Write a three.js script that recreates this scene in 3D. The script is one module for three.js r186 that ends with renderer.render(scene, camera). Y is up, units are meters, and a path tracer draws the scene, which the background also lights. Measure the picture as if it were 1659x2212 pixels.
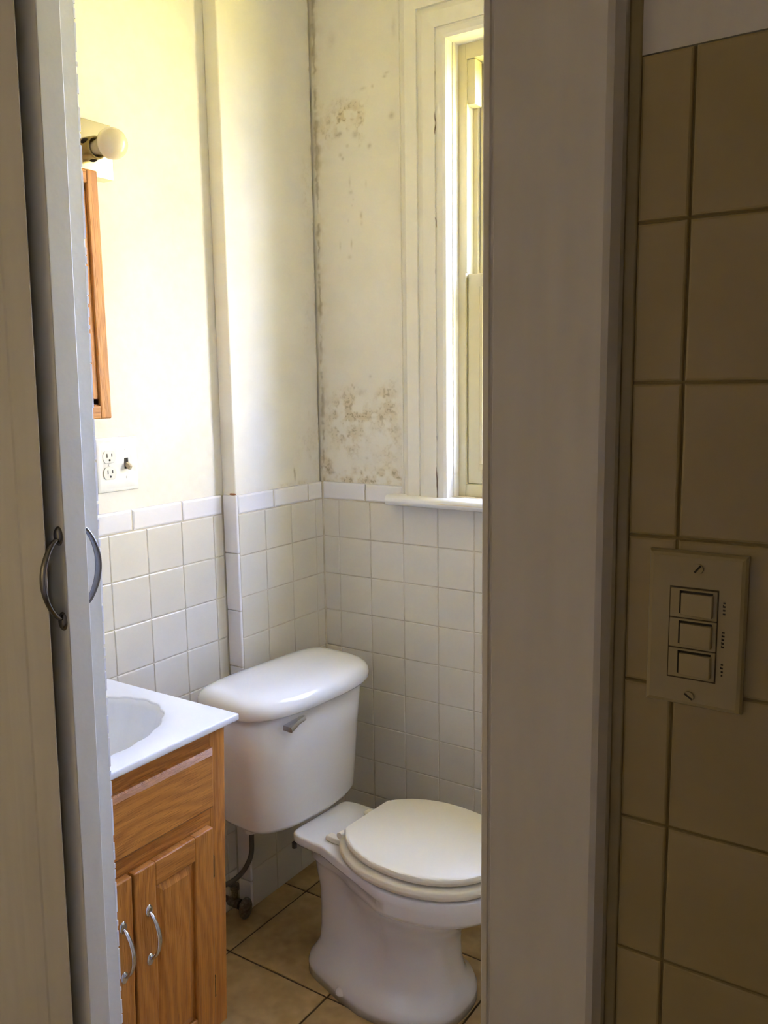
import * as THREE from 'three';
import { RoundedBoxGeometry } from 'three/addons/geometries/RoundedBoxGeometry.js';
import { mergeGeometries, toCreasedNormals } from 'three/addons/utils/BufferGeometryUtils.js';
import { RectAreaLightUniformsLib } from 'three/addons/lights/RectAreaLightUniformsLib.js';

// ---------------------------------------------------------------- camera, sky, light, exposure
// origin: inner corner of the bathroom at floor level; +x along the window wall, +z along the vanity wall towards the hall
const scene = new THREE.Scene();
const camera = new THREE.PerspectiveCamera(61.24, 1659 / 2212, 0.02, 100);
camera.rotation.order = 'YXZ';
camera.position.set(1.5277, 1.4284, 1.979);
camera.rotation.set(-0.1496, 0.5864, -0.0143);
scene.add(camera);

const renderer = new THREE.WebGLRenderer();
renderer.toneMapping = THREE.LinearToneMapping;
renderer.toneMappingExposure = 4.8;
renderer.shadowMap.enabled = true;
RectAreaLightUniformsLib.init();

scene.background = new THREE.Color(0.545, 0.71, 1.3);          // clear bright sky
scene.backgroundIntensity = 6.9;
const sun = new THREE.DirectionalLight(new THREE.Color(1.0, 0.97, 0.76), 36);   // stands behind the house: lights the yard, never enters the window
sun.position.set(3.2, 9, 5.5); sun.target.position.set(0.7, 0, -3);
sun.castShadow = true; Object.assign(sun.shadow.camera, { left: -14, right: 14, top: 14, bottom: -14, near: 0.5, far: 40 }); sun.shadow.mapSize.set(2048, 2048);
scene.add(sun, sun.target);
const WX0 = 0.427, WX1 = 1.0, WY0 = 1.125, WY1 = 2.247;       // window opening

// ---------------------------------------------------------------- helpers
let seed = 7;
const rnd = () => { seed = (seed + 0x6d2b79f5) | 0; let t = Math.imul(seed ^ (seed >>> 15), 1 | seed); t = (t + Math.imul(t ^ (t >>> 7), 61 | t)) ^ t; return ((t ^ (t >>> 14)) >>> 0) / 4294967296; };
const hash = (x, y) => { let h = Math.imul(x, 374761393) + Math.imul(y, 668265263); h = Math.imul(h ^ (h >>> 13), 1274126177); return ((h ^ (h >>> 16)) >>> 0) / 4294967296; };
const mod = (a, n) => ((a % n) + n) % n;
function vnoise(x, y, px = 1e6, py = 1e6) {
  const xi = Math.floor(x), yi = Math.floor(y), fx = x - xi, fy = y - yi;
  const u = fx * fx * (3 - 2 * fx), v = fy * fy * (3 - 2 * fy);
  const a = hash(mod(xi, px), mod(yi, py)), b = hash(mod(xi + 1, px), mod(yi, py)), c = hash(mod(xi, px), mod(yi + 1, py)), d = hash(mod(xi + 1, px), mod(yi + 1, py));
  return a + (b - a) * u + (c - a) * v + (a - b - c + d) * u * v;
}
function fbm(x, y, oct = 4, px = 1e6, py = 1e6) {
  let s = 0, a = 0.5, t = 0;
  for (let i = 0; i < oct; i++) { s += a * vnoise(x, y, px, py); t += a; a *= 0.5; x *= 2; y *= 2; px *= 2; py *= 2; }
  return s / t;
}
const clamp = (v, a = 0, b = 1) => Math.min(b, Math.max(a, v));
const sstep = (a, b, v) => { const t = clamp((v - a) / (b - a)); return t * t * (3 - 2 * t); };
function dataTex(w, h, fn, srgb = true) {                     // fn(u, v) -> [r, g, b] in 0..255
  const d = new Uint8Array(w * h * 4);
  for (let j = 0; j < h; j++) for (let i = 0; i < w; i++) {
    const c = fn((i + 0.5) / w, (j + 0.5) / h), k = (j * w + i) * 4;
    d[k] = clamp(c[0], 0, 255); d[k + 1] = clamp(c[1], 0, 255); d[k + 2] = clamp(c[2], 0, 255); d[k + 3] = 255;
  }
  const t = new THREE.DataTexture(d, w, h);
  t.wrapS = t.wrapT = THREE.RepeatWrapping; t.magFilter = THREE.LinearFilter; t.minFilter = THREE.LinearMipmapLinearFilter; t.generateMipmaps = true;
  if (srgb) t.colorSpace = THREE.SRGBColorSpace;
  t.needsUpdate = true;
  return t;
}
const taken = {};
function numbered(name) { const n = taken[name] = (taken[name] ?? -1) + 1; return n ? `${name}_${String(n).padStart(3, '0')}` : name; }
function mesh(name, geo, mat, parent = scene) {
  const m = new THREE.Mesh(geo, mat);
  m.name = parent === scene ? numbered(name) : name;
  m.castShadow = m.receiveShadow = true;
  parent.add(m);
  return m;
}
function thing(name, label, category, group) {
  const g = new THREE.Group(); g.name = numbered(name); g.userData = { label, category };
  if (group) g.userData.group = group;
  scene.add(g); return g;
}
function structure(name, label, category) {
  const g = new THREE.Group(); g.name = numbered(name); g.userData = { kind: 'structure' };
  if (label) g.userData.label = label;
  if (category) g.userData.category = category;
  scene.add(g); return g;
}
function lean(g, angle, px, py) {                             // turn a group about the z axis, round the point (px, py)
  g.rotation.z = angle;
  g.position.set(px - px * Math.cos(angle) + py * Math.sin(angle), py - px * Math.sin(angle) - py * Math.cos(angle), 0);
}
function boxUV(geo, swap = false) {                           // uv in metres from the dominant axis of each face
  const p = geo.attributes.position, n = geo.attributes.normal, uv = new Float32Array(p.count * 2);
  for (let i = 0; i < p.count; i++) {
    const ax = Math.abs(n.getX(i)), ay = Math.abs(n.getY(i)), az = Math.abs(n.getZ(i));
    let u, v;
    if (ax >= ay && ax >= az) { u = p.getZ(i); v = p.getY(i); } else if (ay >= az) { u = p.getX(i); v = p.getZ(i); } else { u = p.getX(i); v = p.getY(i); }
    uv[2 * i] = swap ? v : u; uv[2 * i + 1] = swap ? u : v;
  }
  geo.setAttribute('uv', new THREE.BufferAttribute(uv, 2));
  return geo;
}
function box(x0, x1, y0, y1, z0, z1, r = 0, swap = false) {
  const w = x1 - x0, h = y1 - y0, d = z1 - z0;
  const g = r > 0 ? new RoundedBoxGeometry(w, h, d, 2, Math.min(r, w / 2.01, h / 2.01, d / 2.01)) : new THREE.BoxGeometry(w, h, d);
  g.translate((x0 + x1) / 2, (y0 + y1) / 2, (z0 + z1) / 2);
  return boxUV(g, swap);
}
const merge = (list) => mergeGeometries(list.map((g) => { const k = g.index ? g.toNonIndexed() : g.clone(); for (const a of Object.keys(k.attributes)) if (!['position', 'normal', 'uv'].includes(a)) k.deleteAttribute(a); return k; }));
function tri(positions, crease = 0.6) {
  const g = new THREE.BufferGeometry();
  g.setAttribute('position', new THREE.Float32BufferAttribute(positions, 3));
  g.computeVertexNormals();
  return boxUV(toCreasedNormals(g, crease));
}
// a moulding: profile [[u, w], ...] between two ends; at(u, w, end) -> [x, y, z]
function moulding(profile, at, crease = 0.5, flip = false) {
  const pos = [], n = profile.length;
  const put = (a, b, c) => { if (flip) pos.push(...a, ...c, ...b); else pos.push(...a, ...b, ...c); };
  for (let i = 0; i + 1 < n; i++) {
    const [u0, w0] = profile[i], [u1, w1] = profile[i + 1];
    const a = at(u0, w0, 0), b = at(u1, w1, 0), c = at(u1, w1, 1), d = at(u0, w0, 1);
    put(a, b, c); put(a, c, d);
  }
  for (const e of [0, 1]) for (let i = 1; i + 1 < n; i++) { const a = at(...profile[0], e), b = at(...profile[i], e), c = at(...profile[i + 1], e); if (e) put(a, b, c); else put(a, c, b); }
  return tri(pos, crease);
}
// skin over closed rings of points (each ring the same length), ends closed
function loft(rings, capA = true, capB = true) {
  const n = rings[0].length, pos = [], idx = [];
  for (const r of rings) for (const p of r) pos.push(p[0], p[1], p[2]);
  for (let k = 0; k + 1 < rings.length; k++) for (let i = 0; i < n; i++) {
    const a = k * n + i, b = k * n + (i + 1) % n, c = a + n, d = b + n;
    idx.push(a, c, b, b, c, d);
  }
  const cap = (k, up) => {
    let cx = 0, cy = 0, cz = 0; for (const p of rings[k]) { cx += p[0] / n; cy += p[1] / n; cz += p[2] / n; }
    const m = pos.length / 3; pos.push(cx, cy, cz);
    for (let i = 0; i < n; i++) { const a = k * n + i, b = k * n + (i + 1) % n; if (up) idx.push(a, m, b); else idx.push(a, b, m); }
  };
  if (capA) cap(0, false); if (capB) cap(rings.length - 1, true);
  const g = new THREE.BufferGeometry();
  g.setAttribute('position', new THREE.Float32BufferAttribute(pos, 3)); g.setIndex(idx); g.computeVertexNormals();
  return boxUV(g);
}
// glazed tile: flat face with softly broken edges; lies in the plane spanned by two axes, face at depth d
const tileCache = {};
function tileGeo(w, h, t, e) {
  const key = [w, h, t, e].map((v) => v.toFixed(4)).join();
  if (tileCache[key]) return tileCache[key];
  const pos = [], R = (x, y, z) => [[-x, -y, z], [x, -y, z], [x, y, z], [-x, y, z]];
  const L = [R(w / 2, h / 2, -t), R(w / 2, h / 2, -e), R(w / 2 - e * 0.35, h / 2 - e * 0.35, -e * 0.3), R(w / 2 - e, h / 2 - e, 0)];
  for (let k = 0; k < 3; k++) for (let i = 0; i < 4; i++) { const j = (i + 1) % 4, a = L[k][i], b = L[k][j], c = L[k + 1][j], d = L[k + 1][i]; pos.push(...a, ...b, ...c, ...a, ...c, ...d); }
  pos.push(...L[3][0], ...L[3][1], ...L[3][2], ...L[3][0], ...L[3][2], ...L[3][3]);
  return tileCache[key] = tri(pos, 0.2);
}

// ---------------------------------------------------------------- materials
const bumpFine = dataTex(256, 256, (u, v) => { const n = fbm(u * 24, v * 24, 4, 24, 24) * 255; return [n, n, n]; }, false);
bumpFine.repeat.set(3, 3);
const PAINT = [232, 226, 211];
const paintTex = dataTex(512, 512, (u, v) => { const n = (fbm(u * 6, v * 6, 5, 6, 6) - 0.5) * 10 + (fbm(u * 60, v * 60, 2, 60, 60) - 0.5) * 5; return PAINT.map((c, i) => c + n * (1 + 0.15 * i)); });
const paintWall = new THREE.MeshPhysicalMaterial({ map: paintTex, specularIntensity: 0.4, roughness: 0.5, bumpMap: bumpFine, bumpScale: 0.0004 });
const woodPaint = new THREE.MeshStandardMaterial({ map: paintTex, roughness: 0.38, bumpMap: bumpFine, bumpScale: 0.0004 });
const doorPaint = new THREE.MeshStandardMaterial({ color: '#dedbd3', roughness: 0.4, bumpMap: bumpFine, bumpScale: 0.0004 });
const hallTrimTex = dataTex(256, 512, (u, v) => { const n = (fbm(u * 5, v * 5, 4, 5, 5) - 0.5) * 10 + (fbm(u * 90, v * 12, 2, 90, 12) - 0.5) * 8; return [214 + n, 206 + n, 196 + n]; });
const hallTrim = new THREE.MeshStandardMaterial({ map: hallTrimTex, roughness: 0.45, bumpMap: bumpFine, bumpScale: 0.0005 });
const hallPaint = new THREE.MeshStandardMaterial({ map: hallTrimTex, roughness: 0.7 });
const mottle = (base, amp, s = 6) => dataTex(256, 256, (u, v) => { const n = (fbm(u * s, v * s, 4, s, s) - 0.5) * amp; return base.map((c) => c + n); });
const creamTex = mottle([225, 218, 203], 8);
const creams = [0, 1, 2].map((k) => new THREE.MeshPhysicalMaterial({ map: creamTex, color: new THREE.Color(1 - 0.015 * k, 1 - 0.018 * k, 1 - 0.03 * k), roughness: 0.22, clearcoat: 0.3, clearcoatRoughness: 0.15 }));
const capTile = new THREE.MeshPhysicalMaterial({ color: '#e9e5e3', roughness: 0.25, clearcoat: 0.3, clearcoatRoughness: 0.15 });
const grout = new THREE.MeshStandardMaterial({ map: mottle([206, 195, 172], 40, 24), roughness: 0.95 });
const tanTex = mottle([162, 142, 98], 14, 8);
const tans = [0, 1, 2].map((k) => new THREE.MeshPhysicalMaterial({ map: tanTex, color: new THREE.Color(1 - 0.03 * k, 1 - 0.03 * k, 1 - 0.04 * k), roughness: 0.4 }));
const tanGrout = new THREE.MeshStandardMaterial({ map: mottle([138, 119, 80], 24, 24), roughness: 0.95 });
const porcelain = new THREE.MeshPhysicalMaterial({ color: '#e9e6e2', roughness: 0.16, clearcoat: 0.6, clearcoatRoughness: 0.06 });
const seatPlastic = new THREE.MeshPhysicalMaterial({ color: '#eee5d0', roughness: 0.35 });
const marbleTop = new THREE.MeshPhysicalMaterial({ map: mottle([236, 236, 238], 7, 5), roughness: 0.3, clearcoat: 0.3, clearcoatRoughness: 0.15, side: THREE.DoubleSide });
const chrome = new THREE.MeshStandardMaterial({ color: '#c9ccd2', metalness: 1, roughness: 0.14 });
const leverChrome = new THREE.MeshStandardMaterial({ color: '#e3e6ea', metalness: 1, roughness: 0.2 });
const agedChrome = new THREE.MeshStandardMaterial({ color: '#7f7d7c', metalness: 1, roughness: 0.25 });
const whitePlastic = new THREE.MeshPhysicalMaterial({ color: '#efece2', roughness: 0.12, clearcoat: 0.8, clearcoatRoughness: 0.05 });
const devicePlastic = new THREE.MeshStandardMaterial({ color: '#d8d6cc', roughness: 0.4 });
const ivoryPlastic = new THREE.MeshStandardMaterial({ color: '#9f8e66', roughness: 0.45 });
const darkSlot = new THREE.MeshStandardMaterial({ color: '#2b251d', roughness: 0.8 });
const seamBrown = new THREE.MeshStandardMaterial({ color: '#4a3e29', roughness: 0.8 });
const vinyl = new THREE.MeshStandardMaterial({ color: '#d8cda6', roughness: 0.4 });
const rubber = new THREE.MeshStandardMaterial({ color: '#4b463d', roughness: 0.55 });
const valveMetal = new THREE.MeshStandardMaterial({ map: mottle([108, 98, 84], 60, 18), metalness: 0.7, roughness: 0.45 });
const glass = new THREE.MeshPhysicalMaterial({ color: '#ffffff', transmission: 1, thickness: 0, roughness: 0.02, ior: 1.5 });
const mirrorGlass = new THREE.MeshStandardMaterial({ color: '#dfe4e4', metalness: 1, roughness: 0.03 });
// oak: open grain running along v
const oakTex = dataTex(512, 1024, (u, v) => {
  const wob = fbm(u * 3, v * 2, 3, 3, 2) * 1.3, ring = Math.sin((u * 9 + wob * 2.4 + 0.12 * fbm(u * 14, v * 3, 2, 14, 3) * 8) * 6.283);
  const fine = fbm(u * 110, v * 7, 3, 110, 7), pore = sstep(0.62, 0.8, vnoise(u * 190, v * 22, 190, 22)) * 0.6;
  const t = 0.5 + 0.22 * ring + 0.5 * (fine - 0.5), k = clamp(t - 0.35 * pore);
  return [166 + 52 * k, 100 + 48 * k, 36 + 32 * k];
});
oakTex.repeat.set(1 / 0.24, 1 / 0.5);
const oakBump = dataTex(512, 512, (u, v) => { const n = 255 * (1 - 0.8 * sstep(0.6, 0.8, vnoise(u * 190, v * 22, 190, 22))); return [n, n, n]; }, false);
oakBump.repeat.set(1 / 0.24, 1 / 0.5);
const oak = new THREE.MeshPhysicalMaterial({ map: oakTex, roughness: 0.42, bumpMap: oakBump, bumpScale: 0.0004, clearcoat: 0.25, clearcoatRoughness: 0.3 });
// stone-look floor tile
const floorTex = dataTex(512, 512, (u, v) => { const a = fbm(u * 5, v * 5, 5, 5, 5), b = fbm(u * 40, v * 40, 3, 40, 40), n = (a - 0.5) * 50 + (b - 0.5) * 34; return [200 + n, 170 + n * 0.95, 120 + n * 0.85]; });
const floorTiles = [1, 0.95, 1.04].map((k) => new THREE.MeshStandardMaterial({ map: floorTex, color: new THREE.Color(k * 0.96, k * 0.95, k * 0.93), roughness: 0.45 }));
const floorGrout = new THREE.MeshStandardMaterial({ map: mottle([92, 76, 54], 30, 24), roughness: 0.95 });

// painted plaster with mould: spots are [x, y, rx, ry, strength] in metres on the wall
function stained(w, h, x0, y0, X, Y, spots, seams) {
  return new THREE.MeshStandardMaterial({
    map: dataTex(w, h, (u, v) => {
      const x = x0 + u * X, y = y0 + v * Y;
      const base = (fbm(x * 14, y * 14, 4) - 0.5) * 10;
      const speck = fbm(x * 150, y * 150, 3), big = fbm(x * 45 + 9, y * 45 + 3, 4);
      let tan = 0, dark = 0;
      for (const [sx, sy, rx, ry, s, solid] of spots) {
        const dx = (x - sx) / rx, dy = (y - sy) / ry, q = dx * dx + dy * dy;
        if (q > 6) continue;
        const g = s * Math.exp(-q);
        if (solid) dark += g * (0.45 + 0.9 * speck); else { tan += g * sstep(0.3, 0.72, big); dark += g * 0.8 * sstep(0.5, 0.72, speck) * sstep(0.36, 0.6, big); }
      }
      for (const [sx, ya, yb, wd, s] of seams) {
        if (y < ya || y > yb) continue;
        const wv = (fbm(y * 60, sx * 9 + 2, 3) - 0.5) * wd * 2, q = Math.abs(x - sx - wv) / (wd * (0.4 + 1.4 * vnoise(y * 50, 3)));
        dark += s * Math.exp(-q * q) * sstep(0.25, 0.65, fbm(y * 40, 7, 3)); tan += s * 0.35 * Math.exp(-q * q / 16) * sstep(0.35, 0.6, fbm(x * 90, y * 60, 3));
      }
      tan = clamp(tan) * 0.5; dark = clamp(dark) * 0.42;
      const mix = (a, t, d) => (a * (1 - tan) + t * tan) * (1 - dark) + d * dark;
      return [mix(PAINT[0] + base, 200, 128), mix(PAINT[1] + base, 180, 112), mix(PAINT[2] + base, 138, 76)];
    }), roughness: 0.42,
  });
}
function regionUV(geo, ax, x0, y0, X, Y) {
  const p = geo.attributes.position, uv = geo.attributes.uv;
  for (let i = 0; i < p.count; i++) uv.setXY(i, ((ax === 'x' ? p.getX(i) : p.getZ(i)) - x0) / X, (p.getY(i) - y0) / Y);
  return geo;
}

// ---------------------------------------------------------------- the setting
const H = 2.55, S = 0.1095, J = 0.0017, CAP0 = 10 * S, CAP1 = 1.146;
const RX = 1.30, HX0 = -0.25, HX1 = 2.45, HZ = 3.1, ZI = 1.29;   // bathroom right wall; hall limits; bathroom side of the door wall
function tileAt(parent, face, a0, a1, b0, b1, depth, mat, e = 0.0022, name = 'tile') {  // face 'x': a = z, normal +x; 'z': a = x, normal +z; 'y': a = x, b = z
  const g = tileGeo(a1 - a0 - J, b1 - b0 - J, 0.008, e), m = mesh(name, g, mat, parent), a = (a0 + a1) / 2, b = (b0 + b1) / 2;
  if (face === 'x') { m.rotation.y = Math.PI / 2; m.position.set(depth, b, a); }
  if (face === 'z') m.position.set(a, b, depth);
  if (face === 'y') { m.rotation.x = -Math.PI / 2; m.position.set(a, depth, b); }
  m.rotation.x += (rnd() - 0.5) * 0.006; if (face !== 'x') m.rotation.y += (rnd() - 0.5) * 0.006; else m.rotation.y += (rnd() - 0.5) * 0.006;
  return m;
}
const cuts = (lo, hi, ref, step) => { const c = [lo]; for (let k = Math.ceil((lo - ref) / step + 0.05); ref + k * step < hi - 0.004; k++) c.push(ref + k * step); c.push(hi); return c; };
const pick = (a) => a[Math.floor(rnd() * a.length)];

// floor
const floor = structure('floor', 'dark tan stone tile floor with narrow brown grout');
mesh('floor_grout', box(HX0 - 0.1, HX1 + 0.1, -0.12, -0.0025, -0.16, HZ + 0.1), floorGrout, floor);
{
  const fx = cuts(-0.05, 2.2, 0.073, 0.31), fz = cuts(0, 2.4, 0.528, 0.31);
  for (let i = 0; i + 1 < fx.length; i++) for (let k = 0; k + 1 < fz.length; k++) {
    const w = fx[i + 1] - fx[i] - 0.005, d = fz[k + 1] - fz[k] - 0.005;
    if (w < 0.02 || d < 0.02) continue;
    const m = mesh('tile', tileGeo(w, d, 0.008, 0.002), pick(floorTiles), floor);
    m.rotation.x = -Math.PI / 2; m.position.set((fx[i] + fx[i + 1]) / 2, 0, (fz[k] + fz[k + 1]) / 2);
  }
}
const ceiling = mesh('ceiling', box(HX0 - 0.1, HX1 + 0.1, H, H + 0.12, -0.16, HZ + 0.1), paintWall); ceiling.userData.kind = 'structure';

// sunlit yard outside the window
const yardTex = dataTex(512, 512, (u, v) => { const n = (fbm(u * 9, v * 9, 5, 9, 9) - 0.5) * 70 + (fbm(u * 80, v * 80, 2, 80, 80) - 0.5) * 50; return [192 + n, 176 + n, 66 + n * 0.6]; });
yardTex.repeat.set(0.4, 0.4);
const yard = mesh('yard_ground', box(-14, 14, -0.75, -0.55, -16, -0.2), new THREE.MeshStandardMaterial({ map: yardTex, roughness: 0.95 })); yard.userData = { kind: 'structure', label: 'dry yellow grass yard outside the window' };

// neighbouring house beyond the yard: sunlit white siding
const house = thing('neighbour_house', 'cream-sided neighbouring house in full sun beyond the yard', 'house');
{
  const siding = new THREE.MeshStandardMaterial({ map: mottle([206, 196, 172], 8, 8), roughness: 0.7 });
  mesh('wall', box(4.5, 9.0, -0.55, 4.6, -9.0, -5.0), siding, house);
  for (let y = -0.4; y < 4.5; y += 0.2) mesh('siding_board', moulding([[0, 0], [0, 0.02], [0.2, 0.004], [0.2, 0]], (u, w, k) => [k ? 9.0 : 4.5, y + u, -5.0 + w], 0.3, true), siding, house);
  mesh('roof', moulding([[0, 0], [2.3, 1.3], [4.6, 0]], (u, w, k) => [k ? 9.3 : 4.2, 4.6 + w, -9.3 + u], 0.3), new THREE.MeshStandardMaterial({ color: '#5a5550', roughness: 0.9 }), house);
}

// vanity wall (left) with the boxed-out chase in the corner
const wallLeft = structure('wall_left', 'white plaster vanity wall over cream tile with boxed-out corner');
mesh('plaster', box(-0.2, -0.0536, 0, H, -0.16, ZI + 0.01), paintWall, wallLeft);
const chaseMat = stained(512, 1536, 0, 1.1, 0.356, 1.45,
  [[0.114, 1.172, 0.003, 0.012, 1.6, 1], [0.117, 1.186, 0.002, 0.008, 1.2, 1], [0.05, 1.25, 0.05, 0.1, 0.22], [0.04, 1.62, 0.03, 0.16, 0.12], [0.03, 1.95, 0.02, 0.12, 0.2], [0.11, 1.15, 0.3, 0.006, 0.3]],
  [[0.003, 1.1, 2.55, 0.002, 0.8]]);
mesh('chase', regionUV(box(-0.0536, -0.008, 0, H, 0.0, 0.3556, 0.004), 'z', 0, 1.1, 0.356, 1.45), chaseMat, wallLeft);
mesh('grout_bed', box(-0.06, -0.0476, 0, CAP1 - 0.003, 0.3556, ZI + 0.002), grout, wallLeft);
mesh('grout_bed', box(-0.02, -0.002, 0, CAP1 - 0.003, 0.0, 0.3616), grout, wallLeft);
{
  const zs = cuts(0.3656, ZI, 0.7284, S), zp = cuts(0.001, 0.3556, 0.253, S);
  for (let r = 0; r < 10; r++) {
    for (let k = 0; k + 1 < zs.length; k++) tileAt(wallLeft, 'x', zs[k], zs[k + 1], r * S, (r + 1) * S, -0.0456, pick(creams));
    for (let k = 0; k + 1 < zp.length; k++) tileAt(wallLeft, 'x', zp[k], zp[k + 1], r * S, (r + 1) * S, 0, pick(creams));
  }
  const zc = cuts(0.3656, ZI, 0.659, 0.1545), zq = cuts(0.001, 0.3556, 0.215, 0.1495);
  for (let k = 0; k + 1 < zc.length; k++) tileAt(wallLeft, 'x', zc[k], zc[k + 1], CAP0, CAP1, -0.0446, capTile, 0.005, 'cap_tile');
  for (let k = 0; k + 1 < zq.length; k++) tileAt(wallLeft, 'x', zq[k], zq[k + 1], CAP0, CAP1, 0.001, capTile, 0.005, 'cap_tile');
  for (let y = CAP1; y > 0.01; y -= 0.1525) {                 // bullnose pieces up the end of the chase
    const y0 = Math.max(0, y - 0.1525);
    mesh('edge_tile', box(-0.0452, 0.001, y0 + 0.001, y - 0.001, 0.3556, 0.3640, 0.0025), capTile, wallLeft);
  }
  // rust chip on the top end of the edging
  mesh('rust_chip', box(-0.022, -0.004, CAP1, CAP1 + 0.004, 0.3565, 0.3625, 0.0015), new THREE.MeshStandardMaterial({ color: '#8a5a36', roughness: 0.9 }), wallLeft);
}

mesh('corner_caulk', box(-0.004, 0.0035, 0, CAP1, -0.004, 0.0035, 0.002), grout, wallLeft);
// window wall
const wallBack = structure('wall_back', 'mould-stained white plaster window wall over cream tile');
const mouldMat = stained(512, 1536, -0.01, 1.1, 0.44, 1.45,
  [[0.123, 2.14, 0.028, 0.016, 1.5], [0.090, 2.125, 0.028, 0.02, 1.3], [0.150, 2.105, 0.013, 0.03, 1.1], [0.13, 2.17, 0.03, 0.012, 0.9], [0.05, 2.172, 0.04, 0.008, 0.7], [0.07, 2.12, 0.04, 0.03, 0.6], [0.035, 2.10, 0.02, 0.03, 0.6],
    [0.074, 2.088, 0.010, 0.007, 0.7, 1], [0.084, 2.09, 0.005, 0.005, 0.6, 1], [0.132, 2.08, 0.009, 0.008, 0.7, 1], [0.106, 2.055, 0.005, 0.004, 0.7, 1], [0.178, 2.044, 0.006, 0.006, 0.7, 1], [0.146, 2.05, 0.004, 0.004, 0.4, 1], [0.248, 2.108, 0.008, 0.008, 0.8, 1], [0.19, 2.19, 0.004, 0.004, 0.6, 1], [0.16, 2.19, 0.010, 0.004, 0.4, 1], [0.083, 2.035, 0.006, 0.005, 0.6, 1], [0.09, 2.025, 0.004, 0.004, 0.7, 1],
    [0.112, 1.962, 0.003, 0.012, 0.5, 1], [0.165, 1.95, 0.003, 0.008, 0.35, 1], [0.115, 1.935, 0.006, 0.005, 0.45, 1], [0.148, 1.871, 0.004, 0.008, 0.75, 1], [0.148, 1.852, 0.004, 0.006, 0.4, 1], [0.105, 1.862, 0.003, 0.004, 0.3, 1], [0.076, 1.798, 0.003, 0.010, 0.5, 1], [0.114, 1.80, 0.003, 0.011, 0.55, 1], [0.107, 1.766, 0.006, 0.005, 0.55, 1], [0.122, 1.915, 0.003, 0.003, 0.35, 1], [0.118, 1.90, 0.003, 0.003, 0.3, 1],
    [0.228, 2.207, 0.006, 0.004, 0.5, 1], [0.235, 2.215, 0.008, 0.003, 0.4, 1], [0.258, 2.32, 0.006, 0.02, 0.4, 1], [0.06, 2.33, 0.012, 0.02, 0.3, 1],
    [0.075, 1.335, 0.05, 0.045, 0.95], [0.075, 1.29, 0.045, 0.04, 0.8], [0.10, 1.38, 0.05, 0.03, 0.6], [0.160, 1.335, 0.05, 0.012, 1.2], [0.225, 1.36, 0.03, 0.04, 1.0], [0.225, 1.40, 0.03, 0.03, 0.6], [0.235, 1.29, 0.025, 0.03, 0.6], [0.10, 1.25, 0.03, 0.03, 0.6], [0.15, 1.30, 0.06, 0.04, 0.4], [0.22, 1.24, 0.05, 0.05, 0.5],
    [0.169, 1.443, 0.004, 0.004, 0.55, 1], [0.107, 1.42, 0.004, 0.004, 0.5, 1], [0.114, 1.413, 0.003, 0.004, 0.4, 1], [0.140, 1.40, 0.010, 0.007, 0.35, 1], [0.19, 1.395, 0.008, 0.008, 0.4, 1], [0.145, 1.342, 0.004, 0.003, 0.6, 1], [0.165, 1.33, 0.02, 0.004, 0.4, 1], [0.153, 1.217, 0.005, 0.003, 0.6, 1], [0.20, 1.295, 0.005, 0.006, 0.4, 1],
    [0.032, 1.172, 0.008, 0.004, 1.0, 1], [0.018, 1.178, 0.006, 0.006, 0.6, 1], [0.14, 1.165, 0.14, 0.02, 1.2], [0.13, 1.152, 0.16, 0.006, 0.8], [0.245, 1.168, 0.03, 0.022, 1.3], [0.01, 1.19, 0.02, 0.04, 0.9]],
  [[0.001, 1.1, 2.55, 0.004, 1.1], [0.006, 1.98, 2.16, 0.007, 0.5]]);
mesh('plaster', regionUV(box(-0.06, 0.43, CAP0, H, -0.16, -0.008), 'x', -0.01, 1.1, 0.44, 1.45), mouldMat, wallBack);
mesh('plaster', box(0.43, 1.0, 2.25, H, -0.16, -0.008), paintWall, wallBack);
mesh('plaster', box(1.0, RX + 0.1, CAP0, H, -0.16, -0.008), paintWall, wallBack);
mesh('plaster', box(-0.06, RX + 0.1, 0, CAP0 + 0.002, -0.16, -0.008), paintWall, wallBack);
mesh('grout_bed', box(0, RX, 0, CAP1 - 0.02, -0.012, -0.002), grout, wallBack);
{
  const xs = cuts(0.0, RX, 0.2749, S);
  for (let r = 0; r < 10; r++) for (let k = 0; k + 1 < xs.length; k++) tileAt(wallBack, 'z', xs[k], xs[k + 1], r * S, (r + 1) * S, 0, pick(creams));
  for (const [lo, hi] of [[0, 0.277], [1.15, RX - 0.0005]]) { const xc = cuts(lo, hi, 0.149, 0.1525); for (let k = 0; k + 1 < xc.length; k++) tileAt(wallBack, 'z', xc[k], xc[k + 1], CAP0, CAP1, 0.001, capTile, 0.005, 'cap_tile'); }
}
const wallRight = structure('wall_right', 'plain white wall opposite the vanity');
mesh('plaster', box(RX, RX + 0.1, 0, H, -0.16, ZI + 0.01), paintWall, wallRight);

// door wall: pocket on the left, solid on the right
const DX0 = 0.53, DX1 = 1.2295, DH = 2.06;
const wallFront = structure('wall_front', 'thin door wall with the pocket for the sliding door');
mesh('plaster', box(-0.2, DX0 + 0.01, 0, H, ZI, 1.302), paintWall, wallFront);
mesh('plaster', box(HX0, DX0 + 0.01, 0, H, 1.3445, 1.3495), hallPaint, wallFront);
mesh('plaster', box(-0.2, -0.05, 0, H, 1.302, 1.3445), hallPaint, wallFront);
mesh('plaster', box(DX0 + 0.01, DX1, DH, H, ZI, 1.352), hallPaint, wallFront);
mesh('plaster', box(DX1, HX1 + 0.05, 0, H, ZI, 1.352), hallPaint, wallFront);
mesh('plaster', box(1.331, HX1, 15 * S + 0.002, H, 1.352, 1.3585), hallPaint, wallFront);
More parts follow.
